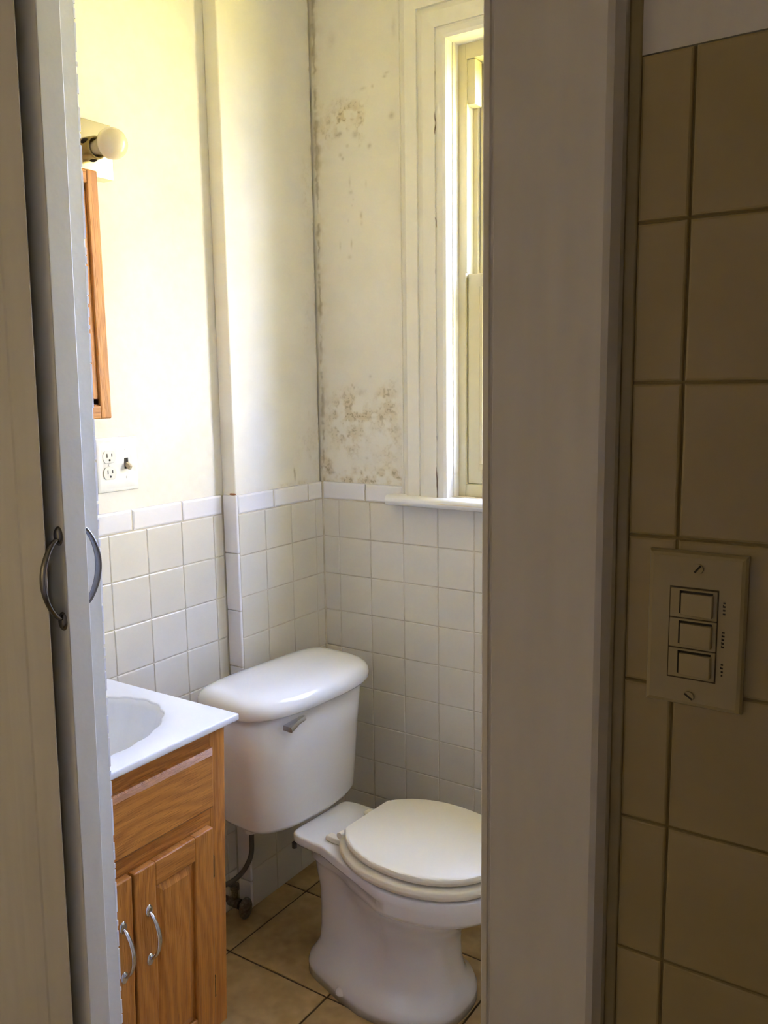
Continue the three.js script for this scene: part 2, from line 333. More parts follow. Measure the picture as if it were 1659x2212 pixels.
// tan tile of the hall side beside the casing
mesh('grout_bed', box(1.332, HX1, 0, 15 * S, 1.350, 1.3588), tanGrout, wallFront);
{
  const xs = cuts(1.331, 2.1, 1.367, S);
  for (let r = 0; r < 15; r++) for (let k = 0; k + 1 < xs.length; k++) tileAt(wallFront, 'z', xs[k], xs[k + 1], r * S + 0.0015, (r + 1) * S + 0.0015, 1.3615, pick(tans), 0.0018);
}
const wallHallBack = mesh('wall_hall_back', box(HX0 - 0.1, HX1 + 0.1, 0, H, HZ, HZ + 0.1), hallPaint); wallHallBack.userData.kind = 'structure';
const wallHallLeft = mesh('wall_hall_left', box(HX0 - 0.1, HX0, 0, H, 1.34, HZ), hallPaint); wallHallLeft.userData.kind = 'structure';
const wallHallRight = mesh('wall_hall_right', box(HX1, HX1 + 0.1, 0, H, 1.34, HZ), hallPaint); wallHallRight.userData.kind = 'structure';

// door casings and jambs
const LEAN = -0.0255, PIV = 1.478;
const trimL = structure('trim_1', 'moulded white door casing beside the dark pocket gap');
{
  const e = 0.6355, zb = 1.3447, prof = [[0.020, 0], [0.0006, 0.0122], [0.0008, 0.0132], [0.046, 0.0133], [0.047, 0.0105], [0.053, 0.0098], [0.056, 0.0112], [0.080, 0.0105], [0.084, 0.0075], [0.1055, 0.006], [0.1055, 0]];
  mesh('casing', moulding(prof, (u, w, k) => [e - u, k ? 2.2 : 0.01, zb + w], 0.35, true), hallTrim, trimL);
  lean(trimL, LEAN, e, PIV);
}
const trimI = structure('trim_2', 'bluish white split jamb on the bathroom side of the pocket');
mesh('split_jamb', box(0.52, 0.600, 0.01, DH, 1.2505, 1.2895, 0.003), doorPaint, trimI);
mesh('split_jamb', box(0.53, 0.598, 0.01, DH, 1.2895, 1.3025), doorPaint, trimI);
{ // flaking paint along the arris
  const g = []; for (let y = 0.35; y < 1.98; y += 0.004 + rnd() * 0.02) { const h = 0.004 + rnd() * 0.02, w = 0.0001 + rnd() * 0.0004; g.push(box(0.5985, 0.6001 + w * 0.3, y, y + h, 1.2503, 1.2503 + 0.003 + w, 0.0004)); }
  mesh('paint_flakes', merge(g), new THREE.MeshStandardMaterial({ color: '#ecebf0', roughness: 0.3 }), trimI).userData.kind = 'stuff';
}
lean(trimI, LEAN, 0.6, PIV);
const trimR = structure('trim_3', 'broad flat white door casing beside the tan tile');
{
  const x0 = 1.2193, zb = 1.3525, prof = [[0, 0], [0, 0.0225], [0.0015, 0.0245], [0.0065, 0.0255], [0.0075, 0.024], [0.009, 0.0235], [0.0105, 0.0255], [0.094, 0.0255], [0.0985, 0.0235], [0.1025, 0.014], [0.1025, 0]];
  mesh('casing', moulding(prof, (u, w, k) => [x0 + u, k ? 2.2 : 0, zb + w], 0.35), hallTrim, trimR);
  mesh('jamb', box(1.2193, 1.2300, 0, DH, 1.255, 1.356, 0.001), hallTrim, trimR);
  mesh('caulk_strip', box(1.3215, 1.3312, 0, 2.2, 1.351, 1.3592, 0.002), tans[1], trimR);
}

// ---------------------------------------------------------------- pocket door
function pull(len, proj, wide, thick) {                        // bow handle along y, bulging to +z, feet at z = 0
  const N = 26, M = 12, rings = [];
  for (let i = 0; i <= N; i++) {
    const t = i / N, a = Math.PI * t, y = -len / 2 + len * t, z = proj * Math.pow(Math.sin(a), 0.62) + 0.001;
    const k = 0.75 + 0.25 * Math.sin(a), dy = 1, dz = (i === 0 ? 3 : i === N ? -3 : proj * 0.62 * Math.pow(Math.sin(a), -0.38) * Math.cos(a) * Math.PI / len), l = Math.hypot(dy, dz), ny = -dz / l, nz = dy / l;
    const ring = [];
    for (let j = 0; j < M; j++) { const q = j / M * 2 * Math.PI, cx = Math.cos(q) * wide / 2 * k, cn = Math.sin(q) * thick / 2; ring.push([cx, y + ny * cn, z + nz * cn]); }
    rings.push(ring.reverse());
  }
  const arch = loft(rings);
  const feet = [-1, 1].map((s) => { const f = new THREE.LatheGeometry([[0, 0.004], [0.004, 0.004], [0.0065, 0.0028], [0.0078, 0.001], [0.008, 0]].map((p) => new THREE.Vector2(...p)), 16); f.rotateX(Math.PI / 2); f.scale(1, 1.5, 1); f.translate(0, s * (len / 2 + 0.003), 0); return f; });
  return merge([arch, ...feet]);
}
const door = structure('door_1', 'white sliding pocket door pushed almost fully into its wall');
{
  const xe = 0.6508;
  mesh('door_leaf', box(0.04, xe, 0.012, 2.03, 1.310, 1.342, 0.0015), doorPaint, door);
  const g = pull(0.1, 0.024, 0.0112, 0.0055);
  const a = mesh('pull_handle', g, agedChrome, door); a.position.set(0.6405, 1.197, 1.342);
  const b = mesh('pull_handle', g, agedChrome, door); b.position.set(0.6385, 1.207, 1.310); b.rotation.y = Math.PI;
  for (const s of [-1, 1]) mesh('screw', new THREE.CylinderGeometry(0.0025, 0.0025, 0.001, 12).rotateX(Math.PI / 2).translate(0.6405, 1.197 + s * 0.058, 1.3424), darkSlot, door);
  lean(door, LEAN, xe, PIV);
}

// ---------------------------------------------------------------- window
const win = structure('window_1', 'white-cased vinyl double-hung window over a painted stool');
{
  const W = 0.15, prof = [[0, -0.008], [0, 0.004], [0.002, 0.0065], [0.005, 0.0065], [0.007, 0.004], [0.016, 0.0095], [0.025, 0.019], [0.031, 0.024], [0.066, 0.0255], [0.067, 0.0195], [0.080, 0.0245], [0.083, 0.0255], [0.119, 0.0255], [0.120, 0.0215], [0.124, 0.0215], [0.126, 0.025], [0.140, 0.0245], [0.1475, 0.021], [W, 0.016], [W, -0.0078]];
  const xo = WX0 - W, xr = WX1 + W;
  const crackTex = dataTex(512, 1024, (u, v) => {              // u across the casing, v up it: hairline cracks beside the inner bead
    const base = (fbm(u * 5, v * 12, 4, 5, 12) - 0.5) * 8, line = 0.80 + (fbm(v * 30, 4, 3) - 0.5) * 0.035, on = sstep(0.58, 0.66, fbm(v * 22, 11, 3)), d = Math.abs(u - line) / 0.005;
    const c = on * Math.exp(-d * d) * 0.85;
    return PAINT.map((k, i) => (k + base) * (1 - c) + [92, 70, 48][i] * c);
  });
  const casingPaint = new THREE.MeshStandardMaterial({ map: crackTex, roughness: 0.38 });
  const gl = moulding(prof, (u, w, k) => [xo + u, k ? WY1 + W - u : WY0, w], 0.3);
  regionUV(gl, 'x', xo, WY0, W, WY1 + W - WY0);
  mesh('casing', gl, casingPaint, win);
  mesh('casing', moulding(prof, (u, w, k) => [xr - u, k ? WY1 + W - u : WY0, w], 0.3, true), woodPaint, win);
  mesh('head_casing', moulding(prof, (u, w, k) => [k ? xr - u : xo + u, WY1 + W - u, w], 0.3), woodPaint, win);
  mesh('jamb', box(WX0 - 0.02, WX0, WY0, WY1 + 0.02, -0.158, -0.008), woodPaint, win);
  mesh('jamb', box(WX1, WX1 + 0.02, WY0, WY1 + 0.02, -0.158, -0.008), woodPaint, win);
  mesh('jamb', box(WX0, WX1, WY1, WY1 + 0.02, -0.158, -0.008), woodPaint, win);
  // stool with half-round nosing and a rust-yellow stain by the frame
  const st = [[-0.158, 0], [-0.158, 0.027]]; const nose = [[0.036, 0.027]];
  for (let i = 1; i < 8; i++) { const a = Math.PI / 2 - Math.PI * i / 8; nose.push([0.036 + 0.012 * Math.cos(a), 0.0135 + 0.0135 * Math.sin(a)]); }
  nose.push([0.036, 0]);
  const stoolGeo = merge([moulding([...st, ...nose], (u, w, k) => [k ? 1.18 : 0.247, WY0 - 0.027 + w, u], 0.7, true)]);
  const p = stoolGeo.attributes.position, uv = stoolGeo.attributes.uv;
  for (let i = 0; i < p.count; i++) uv.setXY(i, (p.getX(i) - 0.247) / 0.933, (p.getZ(i) + 0.158) / 0.206);
  const stoolTex = dataTex(1024, 256, (u, v) => {
    const x = 0.247 + u * 0.933, z = -0.158 + v * 0.206, n = fbm(x * 60, z * 60, 4), base = (fbm(x * 20, z * 20, 3) - 0.5) * 8;
    const s = sstep(0.005, -0.03, z + (n - 0.5) * 0.05) * sstep(0.40, 0.44, x) * clamp(0.35 + 1.4 * (fbm(x * 25 + 4, z * 18, 3) - 0.3));
    return [240 * (1 - s) + 196 * s + base, 237 * (1 - s) + 150 * s + base, 230 * (1 - s) + 58 * s + base];
  });
  mesh('stool', stoolGeo, new THREE.MeshStandardMaterial({ map: stoolTex, roughness: 0.35 }), win);
  // vinyl frame, inner stop face at z = -0.035
  const fx = 0.45, fr = WX1 - 0.023, z0 = -0.15;
  mesh('frame', merge([box(WX0, fx, WY0, WY1, z0, -0.035, 0.001), box(fr, WX1, WY0, WY1, z0, -0.035, 0.001), box(fx, fr, WY1 - 0.036, WY1, z0, -0.035, 0.001), box(fx, fr, WY0, WY0 + 0.032, z0, -0.036, 0.001)]), vinyl, win);
  mesh('stop_bead', box(fx - 0.0005, fx + 0.0045, 1.70, WY1 - 0.036, -0.0425, -0.0345, 0.001), vinyl, win);
  mesh('track_liner', merge([box(fx, fx + 0.012, WY0 + 0.03, WY1 - 0.036, -0.150, -0.078), box(fr - 0.012, fr, WY0 + 0.03, WY1 - 0.036, -0.150, -0.078)]), vinyl, win);
  mesh('stop_block', box(fx + 0.002, fx + 0.025, 2.104, WY1 - 0.037, -0.075, -0.038, 0.002), vinyl, win);
  const sash = (x0, x1, y0, y1, za, zb, st, label) => {
    const g = merge([box(x0, x0 + st, y0, y1, za, zb, 0.002), box(x1 - st, x1, y0, y1, za, zb, 0.002), box(x0 + st, x1 - st, y1 - st, y1, za, zb, 0.002), box(x0 + st, x1 - st, y0, y0 + st, za, zb, 0.002)]);
    const s = mesh('sash', g, vinyl, win);
    mesh('pane', box(x0 + st - 0.005, x1 - st + 0.005, y0 + st - 0.005, y1 - st + 0.005, (za + zb) / 2 - 0.002, (za + zb) / 2 + 0.002), glass, s);
    mesh('glazing_bead', merge([box(x0 + st - 0.011, x0 + st - 0.009, y0 + st - 0.01, y1 - st + 0.01, zb - 0.001, zb + 0.0012), box(x0 + st - 0.011, x1 - st + 0.011, y1 - st + 0.009, y1 - st + 0.011, zb - 0.001, zb + 0.0012)]), vinyl, s);
    return s;
  };
  const low = sash(fx + 0.003, fr - 0.003, WY0 + 0.034, 1.697, -0.076, -0.043, 0.042);
  mesh('tilt_latch', box(0.488, 0.52, 1.195, 1.212, -0.0435, -0.040, 0.001), vinyl, low);
  sash(fx + 0.014, fr - 0.014, 1.655, WY1 - 0.038, -0.120, -0.088, 0.042);
}

// ---------------------------------------------------------------- vanity
const VX = 0.3450, VF = 0.363, VL = -0.043;
const vanity = thing('vanity_cabinet', 'oak vanity cabinet with one drawer front over two raised-panel doors', 'cabinet');
{
  const z0 = 0.787, z1 = 1.278, yt = 0.764;
  const side = (za) => box(0.02, VX - 0.019, 0.0, 0.735, za, za + 0.015);
  mesh('side_panel', side(z0 + 0.0005), oak, vanity); mesh('side_panel', side(z1 - 0.0155), oak, vanity);
  mesh('back_panel', box(0.02, 0.028, 0.03, 0.60, z0 + 0.018, z1 - 0.018), oak, vanity);
  mesh('toe_kick', box(VX - 0.08, VX - 0.07, 0.0, 0.09, z0 + 0.016, z1 - 0.016, 0, true), oak, vanity);
  const fb = VX - 0.019;
  mesh('stile', box(fb, VX, 0.09, yt, z0, z0 + 0.042, 0.0015), oak, vanity);
  mesh('stile', box(fb, VX, 0.09, yt, z1 - 0.042, z1, 0.0015), oak, vanity);
  for (const [a, b] of [[0.706, yt], [0.552, 0.604], [0.09, 0.14]]) mesh('rail', box(fb, VX - 0.0003, a, b, z0 + 0.042, z1 - 0.042, 0.001, true), oak, vanity);
  // panel with a routed (chamfered) front edge
  const slab = (ya, yb, za, zb, x0, x1, c, swap) => {
    const P = (d, x) => [[x, ya + d, za + d], [x, ya + d, zb - d], [x, yb - d, zb - d], [x, yb - d, za + d]];
    const L = [P(0, x0), P(0, x0 + (x1 - x0) * 0.45), P(c * 0.3, x0 + (x1 - x0) * 0.62), P(c, x1)], pos = [];
    for (let k = 0; k < 3; k++) for (let i = 0; i < 4; i++) { const j = (i + 1) % 4; pos.push(...L[k][i], ...L[k + 1][j], ...L[k][j], ...L[k][i], ...L[k + 1][i], ...L[k + 1][j]); }
    const f = L[3]; pos.push(...f[0], ...f[2], ...f[1], ...f[0], ...f[3], ...f[2]);
    const b = L[0]; pos.push(...b[0], ...b[1], ...b[2], ...b[0], ...b[2], ...b[3]);
    const g = tri(pos, 0.25); return boxUV(g, swap);
  };
  mesh('drawer_front', slab(0.598, 0.724, 0.829, 1.237, VX, VF, 0.010, true), oak, vanity);
  const handle = pull(0.094, 0.026, 0.0095, 0.0065);
  const doorAt = (za, zb, hingeLow) => {
    const d = new THREE.Group(); d.name = 'cabinet_door'; vanity.add(d);
    const ya = 0.115, yb = 0.562, s = 0.050;
    const bev = (y0, y1, q0, q1, sw) => box(VX + 0.0003, VF, y0, y1, q0, q1, 0.0035, sw);
    mesh('door_stile', bev(ya, yb, za, za + s, false), oak, d); mesh('door_stile', bev(ya, yb, zb - s, zb, false), oak, d);
    mesh('door_rail', bev(yb - s, yb, za + s - 0.001, zb - s + 0.001, true), oak, d); mesh('door_rail', bev(ya, ya + s, za + s - 0.001, zb - s + 0.001, true), oak, d);
    mesh('raised_panel', slab(ya + s - 0.004, yb - s + 0.004, za + s - 0.004, zb - s + 0.004, VX + 0.001, VF - 0.0015, 0.022, false), oak, d);
    const h = mesh('pull_handle', handle, chrome, d); h.rotation.y = Math.PI / 2; h.position.set(VF, 0.424, hingeLow ? zb - 0.031 : za + 0.024);
    for (const y of [0.47, 0.20]) mesh('hinge', merge([new THREE.CylinderGeometry(0.0045, 0.0045, 0.036, 12).translate(VX + 0.0075, y, hingeLow ? za - 0.0055 : zb + 0.0055), new THREE.SphereGeometry(0.005, 10, 8).translate(VX + 0.0075, y + 0.021, hingeLow ? za - 0.0055 : zb + 0.0055), new THREE.SphereGeometry(0.005, 10, 8).translate(VX + 0.0075, y - 0.021, hingeLow ? za - 0.0055 : zb + 0.0055)]), new THREE.MeshStandardMaterial({ color: '#7a5a34', metalness: 0.9, roughness: 0.35 }), d);
  };
  doorAt(0.838, 1.0365, true); doorAt(1.0415, 1.2285, false);
  lean(vanity, VL, VF, 0.76);
}
const top = thing('sink_countertop', 'white cultured-marble vanity top with scalloped shell basin', 'countertop');
{
  const x0 = -0.045, x1 = 0.373, z0 = 0.774, z1 = 1.287, y1 = 0.78, cx = 0.155, cz = 1.03, n = 120;
  const rim = (k, y, lobe) => { const r = []; for (let i = 0; i < n; i++) { const a = i / n * 2 * Math.PI, q = 1 + lobe * (Math.abs(Math.sin(a * 11 + 0.4 * Math.sin(a * 3))) - 0.6); r.push([cx + Math.cos(a) * 0.160 * k * q, y, cz + Math.sin(a) * 0.212 * k * q]); } return r; };
  const sh = new THREE.Shape([[x0, z0], [x1, z0], [x1, z1], [x0, z1]].map((p) => new THREE.Vector2(...p)));
  sh.holes.push(new THREE.Path(rim(1, 0, 0.026).map((p) => new THREE.Vector2(p[0], p[2]))));
  const slabG = new THREE.ExtrudeGeometry(sh, { depth: 0.009, bevelEnabled: true, bevelSize: 0.0025, bevelThickness: 0.0025, bevelOffset: -0.0025, bevelSegments: 3 });
  slabG.rotateX(Math.PI / 2); slabG.translate(0, y1 - 0.0025, 0);
  mesh('slab', boxUV(toCreasedNormals(slabG, 0.6)), marbleTop, top);
  const rings = [rim(1.015, y1 - 0.004, 0.026), rim(0.985, y1 - 0.006, 0.026), rim(0.965, y1 - 0.014, 0.018), rim(0.92, y1 - 0.045, 0.010), rim(0.84, y1 - 0.08, 0.006), rim(0.66, y1 - 0.112, 0.004), rim(0.42, y1 - 0.13, 0), rim(0.12, y1 - 0.138, 0)];
  const basin = mesh('basin', loft(rings.reverse(), true, false), marbleTop, top);
  mesh('drain', new THREE.CylinderGeometry(0.022, 0.022, 0.004, 24).translate(cx, y1 - 0.136, cz), chrome, basin);
}

// ---------------------------------------------------------------- toilet
const toilet = thing('toilet', 'white two-piece toilet with closed lid and chrome flush lever', 'toilet');
toilet.position.set(0, 0, 0.357); toilet.rotation.y = -0.07;
{
  const n = 72;
  const D = (y, xb, xf, hw, pf, pb, bow = 0) => {              // rounded D outline, flat to the wall
    const r = [], xm = (xb + xf) / 2, a = (xf - xb) / 2;
    for (let i = 0; i < n; i++) {
      const t = -i / n * 2 * Math.PI, c = Math.cos(t), s = Math.sin(t), p = c > 0 ? pf : pb;
      const cc = Math.sign(c) * Math.pow(Math.abs(c), 2 / p), ss = Math.sign(s) * Math.pow(Math.abs(s), 2 / p);
      const z = hw * ss; r.push([xm + a * cc + (c > 0 ? bow * (1 - ss * ss) * Math.abs(cc) : 0), y, z]);
    }
    return r;
  };
  const tank = [[0.356, 0.095, 0.222, 0.140], [0.358, 0.083, 0.238, 0.165], [0.363, 0.076, 0.248, 0.177], [0.374, 0.072, 0.253, 0.184], [0.45, 0.066, 0.257, 0.191], [0.55, 0.060, 0.262, 0.200], [0.672, 0.052, 0.270, 0.211]].map(([y, b, f, w]) => D(y, b, f, w, 3.6, 6, 0.014));
  mesh('tank', loft(tank), porcelain, toilet);
  const lid = [[0.661, 0.046, 0.278, 0.220], [0.663, 0.040, 0.286, 0.226], [0.669, 0.037, 0.290, 0.230], [0.680, 0.037, 0.290, 0.230], [0.690, 0.039, 0.287, 0.228], [0.699, 0.044, 0.280, 0.222], [0.706, 0.053, 0.269, 0.212], [0.711, 0.066, 0.252, 0.198], [0.714, 0.085, 0.228, 0.178], [0.7155, 0.11, 0.195, 0.14]].map(([y, b, f, w]) => D(y, b, f, w, 3.4, 5, 0.014));
  mesh('tank_lid', loft(lid), porcelain, toilet);
  // bowl and pedestal: widest point at xm, square towards the tank
  const B = (y, xb, xm, xf, hb, hw, pb = 5, pf = 2.1, pinch = 0) => {
    const r = [];
    for (let i = 0; i < n; i++) {
      const t = -i / n * 2 * Math.PI, c = Math.cos(t), s = Math.sin(t), p = c > 0 ? pf : pb, cc = Math.sign(c) * Math.pow(Math.abs(c), 2 / p), ss = Math.sign(s) * Math.pow(Math.abs(s), 2 / p);
      const x = c > 0 ? xm + (xf - xm) * cc : xm + (xm - xb) * cc, h = c > 0 ? hw : hb + (hw - hb) * sstep(xb + 0.3 * (xm - xb), xm, x);
      r.push([x, y, h * ss * (1 - pinch * Math.exp(-Math.pow((x - 0.475) / 0.055, 2)))]);
    }
    return r;
  };
  const bowl = [[0.0, 0.272, 0.49, 0.69, 0.126, 0.148, 4, 2.4], [0.026, 0.272, 0.49, 0.69, 0.126, 0.147, 4, 2.4], [0.042, 0.277, 0.485, 0.683, 0.120, 0.140, 4, 2.4], [0.056, 0.287, 0.48, 0.672, 0.106, 0.124, 4, 2.4], [0.075, 0.293, 0.50, 0.665, 0.094, 0.108, 4, 2.4, 0.08], [0.11, 0.293, 0.52, 0.658, 0.088, 0.100, 4, 2.3, 0.2], [0.16, 0.291, 0.53, 0.658, 0.084, 0.099, 4, 2.2, 0.22], [0.205, 0.289, 0.53, 0.672, 0.083, 0.105, 4, 2.1, 0.1], [0.245, 0.280, 0.545, 0.71, 0.086, 0.126, 4, 2.1], [0.272, 0.278, 0.56, 0.747, 0.09, 0.146, 4, 2.1], [0.284, 0.276, 0.562, 0.765, 0.092, 0.154, 4.5, 2.1], [0.290, 0.274, 0.565, 0.781, 0.094, 0.162, 5, 2.1], [0.30, 0.282, 0.565, 0.786, 0.094, 0.165, 5, 2.1], [0.322, 0.276, 0.565, 0.788, 0.096, 0.167, 7, 2.1], [0.327, 0.255, 0.565, 0.789, 0.108, 0.168, 13, 2.1], [0.331, 0.250, 0.565, 0.789, 0.110, 0.168, 12, 2.1], [0.346, 0.250, 0.565, 0.789, 0.110, 0.168, 12, 2.1], [0.350, 0.252, 0.565, 0.786, 0.108, 0.166, 12, 2.1], [0.351, 0.257, 0.565, 0.779, 0.103, 0.160, 13, 2.1]];
  const body = mesh('bowl', loft(bowl.map((b) => B(...b))), porcelain, toilet);
  for (const s of [-1, 1]) mesh('bolt_cap', new THREE.SphereGeometry(0.014, 16, 8, 0, 6.3, 0, 1.57).translate(0.43, 0.0215, s * 0.134), porcelain, body);
  // seat ring and lid
  const clip = (r, x) => r.map((p) => [Math.max(p[0], x), p[1], p[2]]);
  const seatOut = clip(B(0, 0.372, 0.575, 0.790, 0.172, 0.172, 2.1, 2.15), 0.392), lidOut = clip(B(0, 0.384, 0.580, 0.782, 0.163, 0.163, 2.1, 2.15), 0.406);
  const extr = (pts, hole, d, b) => {
    const s = new THREE.Shape(pts.map((p) => new THREE.Vector2(p[0], -p[2])));
    if (hole) s.holes.push(new THREE.Path(hole.map((p) => new THREE.Vector2(p[0], -p[2]))));
    const g = new THREE.ExtrudeGeometry(s, { depth: d - 2 * b, bevelEnabled: true, bevelSize: b, bevelThickness: b, bevelOffset: -b, bevelSegments: 4, curveSegments: 8 });
    g.rotateX(-Math.PI / 2); g.translate(0, b, 0); return boxUV(toCreasedNormals(g, 0.7));
  };
  const hole = B(0, 0.47, 0.60, 0.715, 0.09, 0.105, 2.4, 2.1);
  mesh('seat', extr(seatOut, hole, 0.024, 0.010).translate(0, 0.3555, 0), seatPlastic, toilet);
  const sl = mesh('seat_lid', extr(lidOut, null, 0.019, 0.008), seatPlastic, toilet); sl.position.y = 0.3855;
  for (const s of [-1, 1]) {
    const h = mesh('hinge', merge([box(0.346, 0.396, 0.3505, 0.364, s * 0.072 - 0.012, s * 0.072 + 0.012, 0.0055), new THREE.CylinderGeometry(0.0075, 0.0075, 0.018, 14).rotateX(Math.PI / 2).translate(0.394, 0.372, s * 0.072 - 0.010), new THREE.CylinderGeometry(0.0085, 0.0085, 0.016, 14).rotateX(Math.PI / 2).translate(0.396, 0.380, s * 0.072 + 0.008)]), seatPlastic, toilet);
    mesh('bumper', box(0.60, 0.63, 0.379, 0.3865, s * 0.13 - 0.008, s * 0.13 + 0.008, 0.002), seatPlastic, toilet);
  }
  // flush lever: square escutcheon, neck and a bent blade with a broad end
  const lev = new THREE.Group(); lev.name = 'flush_lever'; toilet.add(lev);
  const q = (x0, x1, y0, y1, z) => [[x0, y0, z], [x0, y1, z], [x1 - 0.003, y1, z], [x1, (y0 + y1) / 2, z], [x1 - 0.001, y0, z]];
  mesh('escutcheon', box(0.2680, 0.2755, 0.632, 0.652, 0.070, 0.098, 0.002), chrome, lev);
  mesh('lever_arm', merge([box(0.274, 0.288, 0.638, 0.646, 0.080, 0.092, 0.002), toCreasedNormals(loft([q(0.282, 0.292, 0.637, 0.647, 0.078), q(0.282, 0.298, 0.637, 0.647, 0.108), q(0.283, 0.312, 0.633, 0.645, 0.148)]).toNonIndexed(), 0.5)]), leverChrome, lev);
  for (const s of [-1, 1]) mesh('tank_bolt', new THREE.CylinderGeometry(0.006, 0.006, 0.014, 10).translate(0.262, 0.3195, s * 0.101), rubber, toilet);
}

// water supply
const stopValve = thing('stop_valve', 'small tarnished water stop valve low on the wall behind the vanity', 'valve');
{
  const c = [0.035, 0.085, 0.462];
  const cyl = (r, l, axis) => { const g = new THREE.CylinderGeometry(r, r, l, 18); if (axis === 'x') g.rotateZ(Math.PI / 2); if (axis === 'z') g.rotateX(Math.PI / 2); return g; };
  mesh('stub_pipe', cyl(0.008, 0.085, 'x').translate(c[0] - 0.04, c[1], c[2]), valveMetal, stopValve);
  const es = new THREE.LatheGeometry([[0.008, 0.012], [0.018, 0.009], [0.03, 0.002], [0.03, 0]].map((p) => new THREE.Vector2(...p)), 24).rotateZ(-Math.PI / 2).translate(-0.0445, c[1], c[2]);
  mesh('escutcheon', es, valveMetal, stopValve);
  mesh('valve_body', merge([cyl(0.013, 0.036, 'x').translate(...c), cyl(0.009, 0.04, 'y').translate(c[0], c[1] + 0.025, c[2]), cyl(0.012, 0.014, 'y').translate(c[0], c[1] + 0.044, c[2])]), valveMetal, stopValve);
  const hd = new THREE.SphereGeometry(0.028, 24, 14); hd.scale(0.4, 1.05, 0.8); hd.translate(c[0] + 0.036, c[1] - 0.004, c[2]);
  mesh('oval_handle', merge([hd, cyl(0.005, 0.03, 'x').translate(c[0] + 0.022, c[1], c[2])]), valveMetal, stopValve);
}
const hose = thing('supply_hose', 'dark flexible hose curving from the tank to the stop valve', 'hose');
{
  const curve = new THREE.CatmullRomCurve3([[0.125, 0.340, 0.487], [0.125, 0.305, 0.487], [0.122, 0.255, 0.490], [0.108, 0.215, 0.512], [0.085, 0.195, 0.545], [0.055, 0.19, 0.556], [0.035, 0.17, 0.53], [0.033, 0.15, 0.488], [0.035, 0.134, 0.464]].map((p) => new THREE.Vector3(...p)));
  mesh('hose_tube', new THREE.TubeGeometry(curve, 60, 0.0062, 12), rubber, hose);
  mesh('coupling_nut', new THREE.CylinderGeometry(0.015, 0.017, 0.024, 10).translate(0.125, 0.334, 0.487), porcelain, hose);
}

// ---------------------------------------------------------------- on the vanity wall
const cabinet = thing('medicine_cabinet', 'oak-framed mirrored medicine cabinet hung above the vanity', 'cabinet');
{
  const xf = 0.058, z0 = 0.783, z1 = 1.22, y0 = 1.361, y1 = 1.852, s = 0.027;
  mesh('carcass', box(-0.053, xf - 0.019, y0 + 0.004, y1 - 0.004, z0 + 0.006, z1 - 0.006), oak, cabinet);
  const fr = mesh('door_frame', merge([box(xf - 0.019, xf, y0, y1, z0, z0 + s, 0.003), box(xf - 0.019, xf, y0, y1, z1 - s, z1, 0.003), box(xf - 0.0192, xf - 0.0002, y1 - s, y1, z0 + s - 0.001, z1 - s + 0.001, 0.003, true), box(xf - 0.0192, xf - 0.0002, y0, y0 + s, z0 + s - 0.001, z1 - s + 0.001, 0.003, true)]), oak, cabinet);
  const bead = (a, b, c, d) => box(xf - 0.016, xf - 0.005, a, b, c, d, 0.002);
  mesh('inner_bead', merge([bead(y0 + s - 0.001, y1 - s + 0.001, z0 + s, z0 + s + 0.022), bead(y0 + s - 0.001, y1 - s + 0.001, z1 - s - 0.016, z1 - s), bead(y1 - s - 0.016, y1 - s, z0 + s, z1 - s), bead(y0 + s, y0 + s + 0.016, z0 + s, z1 - s)]), oak, fr);
  mesh('mirror', box(xf - 0.018, xf - 0.013, y0 + s, y1 - s, z0 + s, z1 - s), mirrorGlass, fr);
}
const bar = thing('vanity_light', 'shiny white bar light with round bulb sockets above the medicine cabinet', 'light fixture');
const BY = 1.906, BULBS = [0.758];
{
  mesh('backplate', box(-0.0535, -0.020, 1.862, 1.974, 0.677, 1.147, 0.002), new THREE.MeshStandardMaterial({ color: '#ece2c4', metalness: 0.9, roughness: 0.16 }), bar);
  const sockPts = [[0.0245, 0], [0.0245, 0.010], [0.023, 0.046], [0.0222, 0.052], [0.0195, 0.052], [0.0185, 0.046], [0.018, 0.008], [0.0, 0.008]].map((p) => new THREE.Vector2(...p));
  const sg = new THREE.LatheGeometry(sockPts, 32).rotateZ(-Math.PI / 2);
  const sockMat = new THREE.MeshStandardMaterial({ map: mottle([150, 132, 84], 50, 10), metalness: 0.35, roughness: 0.45, side: THREE.DoubleSide });
  for (const z of BULBS.concat(0.912, 1.066)) {
    const s = mesh('socket', sg, sockMat, bar); s.position.set(-0.020, BY, z);
    for (const a of [0.5, 2.6, 4.7]) { const h = mesh('vent_slot', new THREE.SphereGeometry(0.0095, 14, 10).scale(1.25, 0.75, 0.75), darkSlot, s); h.position.set(0.037, Math.sin(a) * 0.0195, Math.cos(a) * 0.0195); }
  }
}
function bulbGeo() {
  const pts = [[0.0, 0.0], [0.013, 0.0], [0.013, 0.02], [0.0145, 0.028], [0.0165, 0.036], [0.0205, 0.046], [0.0265, 0.056]];
  for (let i = 0; i <= 16; i++) { const a = -0.42 + i / 16 * (Math.PI / 2 + 0.42); pts.push([0.0305 * Math.cos(a), 0.0695 + 0.0305 * Math.sin(a)]); }
  return new THREE.LatheGeometry(pts.map((p) => new THREE.Vector2(Math.max(0, p[0]), p[1])), 40).rotateZ(-Math.PI / 2);
}
const bGeo = bulbGeo();
const bulbOff = mesh('light_bulb', bGeo, new THREE.MeshPhysicalMaterial({ color: '#e3d3b4', roughness: 0.25, clearcoat: 0.6, clearcoatRoughness: 0.1 }));
bulbOff.position.set(0.008, BY, BULBS[0]); bulbOff.userData = { label: 'unlit frosted round light bulb in the end socket of the bar light', category: 'light bulb' };
const outlet = thing('outlet_plate', 'glossy white wall plate with a double socket and toggle switch', 'outlet');
